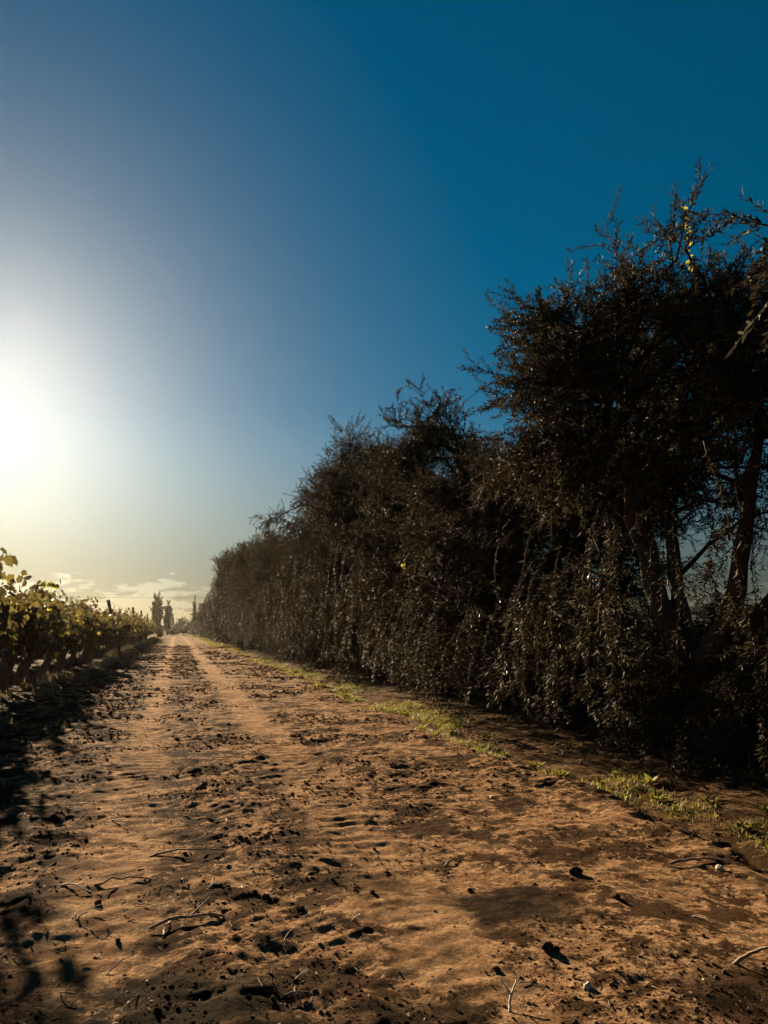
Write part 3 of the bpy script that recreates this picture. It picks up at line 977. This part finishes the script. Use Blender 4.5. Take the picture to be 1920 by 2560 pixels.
for j, (x, y, s, h, lb) in enumerate(((-.5, 150, .62, .36, 'broad brown bush at the end of the track'), (1.5, 156, .75, .50, 'rounded bush at the end of the track, beside the brown one'), (3.3, 150, .6, .34, 'low dark bush at the track end against the olive row'), (-2.6, 128, .35, .40, 'dry pale bush at the last vine of the roadside row'), (-2.2, 118, .3, .27, 'small dry bush on the verge before the last vine'))):
    place_far('bush', rndA if j % 2 else rndB, x, y, j * 2.0, (s, s, h), lb, 'bush')

# ------------------------------------------------------------------ grass, weeds, litter
def blades(bag, P, H, W, lean, rs):
    """single grass blades: 3 segments, bending"""
    n = len(P)
    a = rs.uniform(0, 6.28, n)
    o = np.stack([np.cos(a), np.sin(a), 0 * a], -1)
    s = np.stack([-np.sin(a), np.cos(a), 0 * a], -1)
    V = []
    for t, w in ((0, 1.), (.5, .8), (1., .05)):
        c = P + o * (lean * H * t ** 1.8)[:, None] + np.array([0, 0, 1.]) * (H * (t - .25 * lean * t * t))[:, None]
        V += [c - s * (W * w)[:, None], c + s * (W * w)[:, None]]
    V = np.stack(V, 1)
    i = np.arange(n)[:, None] * 6
    F = np.concatenate([i + np.array([[0, 1, 3, 2]]), i + np.array([[2, 3, 5, 4]])], 0)
    bag.add(V, F, np.repeat(np.clip(rs.beta(2, 2, n), 0, 1), 6))

rs = np.random.default_rng(33)
gb = Bag()
# far verge: nearly closed strip of grass; near verge: scattered patches
for (n, y0, y1, x0, x1, h, w, thr) in ((5200, 3.6, 13, 3.75, 5.9, .055, .004, .10), (6500, 12, 30, 3.65, 4.9, .07, .004, .12), (5000, 28, 70, 3.6, 4.6, .09, .008, .0), (4500, 65, 160, 3.2, 4.6, .12, .02, -.2), (1500, 70, 160, 2.0, 3.2, .08, .02, .18)):
    x = rs.uniform(x0, x1, n); y = y0 + (y1 - y0) * rs.random(n) ** 1.2
    patch = noise2(x * 1.1, y * .45, 51) + .6 * noise2(x * 3.2, y * 2.1, 52)
    edge = np.minimum((x - x0) / .4, (x1 - x) / .8)
    k = (patch + np.minimum(edge, 1) * .12 - .12 > thr)
    x, y, n = x[k], y[k], k.sum()
    for c in range(4):
        xx, yy = x + rs.normal(0, .035, n), y + rs.normal(0, .035, n)
        P = np.stack([xx, yy, ground_at(xx, yy) - .01], -1)
        blades(gb, P, h * rs.uniform(.4, 1.3, n), w * rs.uniform(.7, 1.3, n), rs.uniform(.1, 1.2, n), rs)
tag(link('grass', gb.mesh('grass', M['grass'])), 'low yellow-green grass along the verge under the olive trees', 'grass', kind='stuff')
db = Bag()
for (n, y0, y1, x0, x1, h, w, thr) in ((2600, 13, 70, -3.7, -2.5, .28, .005, .10), (1200, 5, 30, -3.2, -1.6, .10, .004, .16), (1200, 60, 140, -3.2, -2.3, .35, .02, .05)):
    x = rs.uniform(x0, x1, n); y = rs.uniform(y0, y1, n)
    k = noise2(x * .8, y * .6, 61) + .5 * noise2(x * 3, y * 3, 62) > thr
    x, y, n = x[k], y[k], k.sum()
    for c in range(5):
        xx, yy = x + rs.normal(0, .05, n), y + rs.normal(0, .05, n)
        P = np.stack([xx, yy, ground_at(xx, yy) - .01], -1)
        blades(db, P, h * rs.uniform(.3, 1.4, n), w * rs.uniform(.7, 1.3, n), rs.uniform(.05, .8, n), rs)
tag(link('dry_grass', db.mesh('dry_grass', M['dry'])), 'dry straw-coloured grass around the feet of the grape vines', 'grass', kind='stuff')

# leafy weeds one can pick out on the verge
def weed(seed, upright=False):
    rs = np.random.default_rng(seed)
    b = Bag()
    n = 14
    if upright:
        z = np.linspace(.03, .30, n)
        P = np.stack([.01 * rs.standard_normal(n), .01 * rs.standard_normal(n), z], -1)
        a = np.arange(n) * 2.4
        d = np.stack([np.cos(a), np.sin(a), .55 + 0 * a], -1)
        L = np.linspace(.11, .05, n)
    else:
        P = rs.normal(0, .02, (n, 3)) * np.array([1, 1, .2]) + np.array([0, 0, .01])
        a = np.arange(n) * 2.4 + rs.normal(0, .2, n)
        d = np.stack([np.cos(a), np.sin(a), rs.uniform(.3, 1.3, n)], -1)
        L = rs.uniform(.07, .16, n)
    leaves(b, P, d, np.array([[0, 0, 1.]]) + rs.normal(0, .3, (n, 3)), L, L * .2, rs.uniform(.2, .8, n))
    stem = np.stack([np.zeros(4), np.zeros(4), np.linspace(-.03, .30 if upright else .03, 4)], -1)
    V, F = tubes(stem[None], np.array([[.005, .004, .003, .002]]), 5)
    return [('stem', mesh('stem', V, F, M['grass'], np.full(len(V), .3))), ('leaves', b.mesh('leaves', M['grass']))]
wv = [weed(1), weed(2), weed(3), weed(4, True)]
for j, (x, y, k, s) in enumerate(((3.95, 7.6, 0, 1.1), (4.25, 7.35, 1, 1.2), (4.05, 8.4, 2, 1.0), (4.6, 7.0, 0, 1.3), (4.35, 6.5, 1, 1.2), (4.65, 6.2, 2, 1.0), (4.1, 9.4, 1, 1.1), (4.4, 10.6, 2, 1.2), (3.95, 12.4, 0, 1.2), (4.2, 14.2, 1, 1.3), (4.35, 5.4, 2, .9), (4.75, 5.6, 0, .9), (3.8, 17.5, 2, 1.5), (3.7, 20.6, 0, 1.7), (3.85, 21.0, 1, 1.7), (3.9, 24.5, 2, 1.6), (-1.75, 13.6, 1, 1.2), (-2.2, 15.8, 0, 1.3), (5.45, 6.6, 3, 1.1), (5.75, 6.75, 3, .8))):
    z = float(ground_at(np.array([x]), np.array([y]))[0])
    root = link('weed', None, None, (x, y, z), (0, 0, j * 1.3), (s * .72, s * .72, s * .72))
    if k == 3: tag(root, 'upright leafy weed standing in the shade under the nearest olive', 'weed', 'upright weeds')
    elif x < 0: tag(root, 'small leafy weed on the bare margin by the vine row', 'weed', 'weeds by the vines')
    else: tag(root, 'low leafy green weed on the verge beside the olive row', 'weed', 'weeds on the verge')
    for nm, me in wv[k]: 
        c = link(nm, me, root)

# loose crumbs of earth, too many to count
n = 76000
y = 2.3 + 70 * rs.random(n) ** 3.4
x = rs.uniform(-2.7, 4.6, n)
pt = noise2(x * .9, y * .9, 91) + .8 * noise2(x * 2.8, y * 2.8, 92) + .5 * noise2(x * 8, y * 8, 93) + .16 * (x < .9)
pt = pt - .35 * np.maximum(np.exp(-((x - 1.38) / .3) ** 2), np.exp(-((x + .35) / .3) ** 2))
k = pt > .02
x, y = x[k], y[k]; n = len(x)
sz = (.003 + .010 * rs.random(n) ** 5 + .004 * np.clip(pt[k], 0, 1)) * np.clip((y / 4.5) ** .8, .9, 6)
a = rs.uniform(0, 6.28, n)[:, None] + np.arange(4)[None] * 1.571 + rs.normal(0, .25, (n, 4))
rr = sz[:, None] * rs.uniform(.6, 1.4, (n, 4))
zg = ground_at(x, y)
Bv = np.stack([x[:, None] + np.cos(a) * rr * 1.5, y[:, None] + np.sin(a) * rr, np.repeat((zg - .004)[:, None], 4, 1)], -1)
Tv = Bv * .5 + np.stack([x, y, zg], -1)[:, None] * .5 + rs.normal(0, .12, (n, 4, 3)) * sz[:, None, None]
Tv[..., 2] = (zg + sz * rs.uniform(.3, .8, n))[:, None] + rs.normal(0, .15, (n, 4)) * sz[:, None]
Vc = np.concatenate([Bv, Tv], 1)
fq = np.array([(0, 1, 5, 4), (1, 2, 6, 5), (2, 3, 7, 6), (3, 0, 4, 7), (4, 5, 6, 7)])
Fc = (np.arange(n)[:, None, None] * 8 + fq[None]).reshape(-1, 4)
tag(link('soil_crumbs', mesh('soil_crumbs', Vc, Fc, M['dirt'])), 'loose crumbs of dry earth scattered over the track', 'soil', kind='stuff')

# litter: curled dry leaves and twig bits too many to count
lb = Bag()
n = 13000
y = 2.2 + 16 * rs.random(n) ** 1.7
x = rs.uniform(-2.9, 5.4, n)
k = noise2(x * .7, y * .7, 71) + .7 * noise2(x * 2.6, y * 2.6, 72) + .25 * (x < .8) > -.02
x, y = x[k], y[k]; n = len(x)
P = np.stack([x, y, ground_at(x, y) + .004], -1)
a = rs.uniform(0, 6.28, n)
d = np.stack([np.cos(a), np.sin(a), rs.uniform(-.1, .5, n)], -1)
ll = rs.uniform(.008, .032, n)
leaves(lb, P, d, unit(np.array([[0, 0, 1.]]) + rs.normal(0, .6, (n, 3))), ll, ll * rs.uniform(.12, .35, n), rs.random(n) ** 2.4)
tag(link('leaf_litter', lb.mesh('leaf_litter', M['litter'])), 'tiny dry leaf fragments strewn over the dirt track', 'litter', kind='stuff')
sb = Bag()
n = 1500
y = 2.4 + 11 * rs.random(n) ** 1.5
x = rs.uniform(-2.6, 4.8, n)
k = noise2(x * .7, y * .7, 75) + .35 * (x < 1) > .02
x, y = x[k], y[k]; n = len(x)
a = rs.uniform(0, 6.28, n); L = rs.uniform(.02, .09, n)
t = np.linspace(-.5, .5, 4)[None, :, None]
P = np.stack([x, y, 0 * x], -1)[:, None] + t * (L[:, None, None] * np.stack([np.cos(a), np.sin(a), 0 * a], -1)[:, None]) + rs.normal(0, .003, (n, 4, 3))
P[..., 2] = (ground_at(x, y) + .006)[:, None] + rs.normal(0, .18, n)[:, None] * L[:, None] * t[..., 0] + rs.normal(0, .002, (n, 4))
V, F = tubes(P, rs.uniform(.001, .0028, (n, 1)) * np.ones((1, 4)), 4)
sb.add(V, F)
tag(link('twig_litter', sb.mesh('twig_litter', M['twig'])), 'fine broken twig bits strewn over the dirt track', 'litter', kind='stuff')

# single twigs, found in the photograph, on the track
F_PX = 1924.0
_p = math.atan(290 / F_PX); _y = R(14.96)
def ground_px(px, py):
    """where the photograph's pixel meets flat ground (used once to measure places)"""
    r, u = (px - 960) / F_PX, (1280 - py) / F_PX
    fw, up = math.cos(_p) - u * math.sin(_p), math.sin(_p) + u * math.cos(_p)
    x, y = r * math.cos(_y) + fw * math.sin(_y), -r * math.sin(_y) + fw * math.cos(_y)
    t = -CAM_H / up
    return x * t, y * t
def twig_mesh(seed, L, r, fork=False, bend=.12):
    rs = np.random.default_rng(seed)
    k = 9
    t = np.linspace(0, 1, k)
    P = np.stack([L * (t - .5), bend * L * np.sin(t * 2.6 + rs.uniform(0, 2)) + .02 * L * rs.standard_normal(k), np.abs(.06 * L * np.sin(t * 3.1)) + .01 * L * rs.standard_normal(k)], -1)
    b = Bag()
    V, F = bark_tube(P, r * (1 - .5 * t), 7, .12, seed); b.add(V, F)
    if fork:
        q = P[4] + np.linspace(0, 1, 6)[:, None] * np.array([.38 * L, .26 * L, .10 * L])
        V, F = bark_tube(q, r * .7 * np.linspace(1, .5, 6), 6, .12, seed + 1); b.add(V, F)
    return b
def put_twig(name, px, py, L, r, rot, mat, fork, label, group, seed, bend=.12, tilt=0.0):
    x, y = ground_px(px, py)
    z = float(ground_at(np.array([x]), np.array([y]))[0])
    o = link(name, twig_mesh(seed, L, r, fork, bend).mesh(name, M[mat], True), None, (x, y, z + r * .8 + abs(math.sin(tilt)) * L * .4), (0, tilt, rot))
    return tag(o, label, 'twig', group)
TW = [(185, 2245, .26, .006, -.5, 'pale', 1, 'pale forked twig lying in rough dirt at the shadow edge'),
      (365, 2285, .20, .005, -.75, 'pale', 0, 'crooked pale twig beside a patch of bare soil'),
      (418, 2338, .20, .006, 1.5, 'pale', 0, 'straight bleached stick pointing across the dirt'),
      (540, 2252, .16, .005, .9, 'pale', 1, 'short pale forked twig propped on the dirt'),
      (480, 2330, .42, .009, .35, 'twig', 1, 'long dark forked stick lying on the track'),
      (470, 2150, .55, .008, .25, 'twig', 0, 'long thin dark stick lying across the track'),
      (300, 2232, .42, .008, .05, 'twig', 0, 'dark bent stick behind the pale forked twig'),
      (1130, 2160, .20, .009, 1.0, 'twig', 0, 'curved dark stick on the bare pale part of the track'),
      (1285, 2520, .14, .007, 1.2, 'pale', 1, 'bleached V-shaped twig standing up from the dirt'),
      (1750, 2165, .40, .010, -.1, 'twig', 0, 'thick dark stick lying near the grassy verge'),
      (1885, 2450, .22, .010, -.7, 'twig', 0, 'short dark stick on the track past the V-shaped twig'),
      (1755, 2310, .12, .004, -1.2, 'pale', 0, 'small curved pale twig on the smooth tan dirt'),
      (890, 2335, .10, .004, -1.0, 'pale', 0, 'small pale twig standing in a dark mossy patch'),
      (900, 2445, .16, .003, -1.0, 'twig', 0, 'thin brown twig slanting over the tan dirt'),
      (290, 2062, .14, .005, -.5, 'pale', 0, 'pale stick at the shadow edge of the vines'),
      (565, 2068, .10, .006, -1.3, 'pale', 0, 'short thick bleached twig on the track'),
      (500, 2055, .30, .006, -.3, 'twig', 0, 'brown twig next to the short bleached one')]
for j, (px, py, L, r, rot, mt, fk, lab) in enumerate(TW):
    put_twig('twig', px, py, L, r, rot, mt, fk, lab, None, 300 + j, .16 if fk else .10, -.6 if 'V-shaped' in lab or 'standing' in lab else 0)
for j in range(34):
    px, py = rs.uniform(120, 1000), rs.uniform(1960, 2540)
    pale = rs.random() < .55
    put_twig('twig', px, py, rs.uniform(.06, .15), rs.uniform(.002, .004), rs.uniform(0, 3.1), 'pale' if pale else 'twig', 0,
             'tiny pale twig among the rough dirt of the track' if pale else 'tiny brown twig among the rough dirt of the track', 'tiny pale twigs on the track' if pale else 'tiny brown twigs on the track', 400 + j, .15, rs.uniform(-.5, .3))

# clods and stones
def clod_mesh(seed, mat, flat=.6):
    rs = np.random.default_rng(seed)
    nu, nv = 12, 8
    V, F = [], []
    ph = rs.uniform(0, 6, 6)
    for v in range(nv + 1):
        th = math.pi * v / nv
        for u in range(nu):
            a = 2 * math.pi * u / nu
            d = np.array([math.sin(th) * math.cos(a), math.sin(th) * math.sin(a), math.cos(th)])
            r = 1 + .22 * math.sin(3 * d[0] + ph[0]) * math.sin(2.5 * d[1] + ph[1]) + .16 * math.sin(6 * d[2] + ph[2] + 4 * d[0]) + .09 * rs.standard_normal() * (0 < v < nv)
            V.append(d * r * np.array([1, .8, flat]))
    for v in range(nv):
        for u in range(nu):
            F.append((v * nu + u, (v + 1) * nu + u, (v + 1) * nu + (u + 1) % nu, v * nu + (u + 1) % nu))
    return mesh('clod', V, F, mat)
CL = [clod_mesh(500 + i, M['dirt']) for i in range(4)]
ST = [clod_mesh(520 + i, M['pale'], .7) for i in range(2)]
def put_clod(name, me, px, py, s, label, cat, group, rot):
    x, y = ground_px(px, py)
    z = float(ground_at(np.array([x]), np.array([y]))[0])
    o = link(name, me, None, (x, y, z + s * .25), (rot * .2, rot * .1, rot), (s, s * .9, s))
    return tag(o, label, cat, group)
put_clod('dirt_clod', CL[0], 1370, 2395, .042, 'dark lumpy clod standing alone on the tan dirt', 'clod', None, 1.0)
put_clod('dirt_clod', CL[1], 1440, 2195, .05, 'large dark clod above the mossy stain on the track', 'clod', None, .3)
put_clod('dirt_clod', CL[2], 1540, 2262, .035, 'dark clod beside the mossy stain on the track', 'clod', None, 2.0)
put_clod('stone', ST[0], 1470, 2485, .022, 'small pale stone on the tan dirt near the V-shaped twig', 'stone', None, .5)
put_clod('stone', ST[1], 1230, 2000, .025, 'small pale stone on the track before the verge', 'stone', None, .9)
put_clod('stone', ST[0], 1800, 2180, .03, 'pale stone beside the thick dark stick near the verge', 'stone', None, 2.2)
for j in range(42):
    px, py = rs.uniform(150, 1850), rs.uniform(1880, 2520)
    put_clod('dirt_clod', CL[j % 4], px, py, rs.uniform(.010, .028), 'small rough clod of earth on the dirt track', 'clod', 'small clods on the track', rs.uniform(0, 6))
# old log lying on the margin by the vines
x, y = ground_px(305, 1702)
z = float(ground_at(np.array([x]), np.array([y]))[0])
t = np.linspace(0, 1, 9)
V, F = bark_tube(np.stack([.6 * (t - .5), -.2 * t, .14 * (1 - t) + .03], -1), .085 * (1 - .3 * t), 12, .12, 9)
lg = link('log', None, None, (x, y, z + .06)); tag(lg, 'weathered vine stump lying on the margin by the vine row', 'log')
link('stem', mesh('stem', V, F, M['vinebark'], smooth=True), lg)
for e, s in ((0, -1), (-1, 1)):
    ring = V.reshape(9, 12, 3)[e]
    link('cut_end', mesh('cut_end', np.concatenate([ring, ring.mean(0, keepdims=True) + [[s * .01, 0, 0]]]), [(j, (j + 1) % 12, 12) for j in range(12)], M['twig']), lg)

# ------------------------------------------------------------------ thin haze, added to stand in for lens glare
hz = bpy.data.materials.new('haze'); hz.use_nodes = True
hn = hz.node_tree; hn.nodes.remove(hn.nodes['Principled BSDF'])
pv = hn.nodes.new('ShaderNodeVolumePrincipled'); pv.inputs['Color'].default_value = (1, .92, .78, 1)
pv.inputs['Density'].default_value = .00005; pv.inputs['Anisotropy'].default_value = .84
hn.links.new(pv.outputs[0], hn.nodes['Material Output'].inputs['Volume'])
x0, x1, y0, y1, z0, z1 = -330, 330, -40, 330, -1.6, 13.5
bv = [(x, y, z) for x in (x0, x1) for y in (y0, y1) for z in (z0, z1)]
o = link('haze', mesh('haze', bv, [(0, 1, 3, 2), (4, 6, 7, 5), (0, 4, 5, 1), (2, 3, 7, 6), (0, 2, 6, 4), (1, 5, 7, 3)], hz)); tag(o, 'thin added haze standing in for lens glare towards the sun', 'haze', kind='stuff')
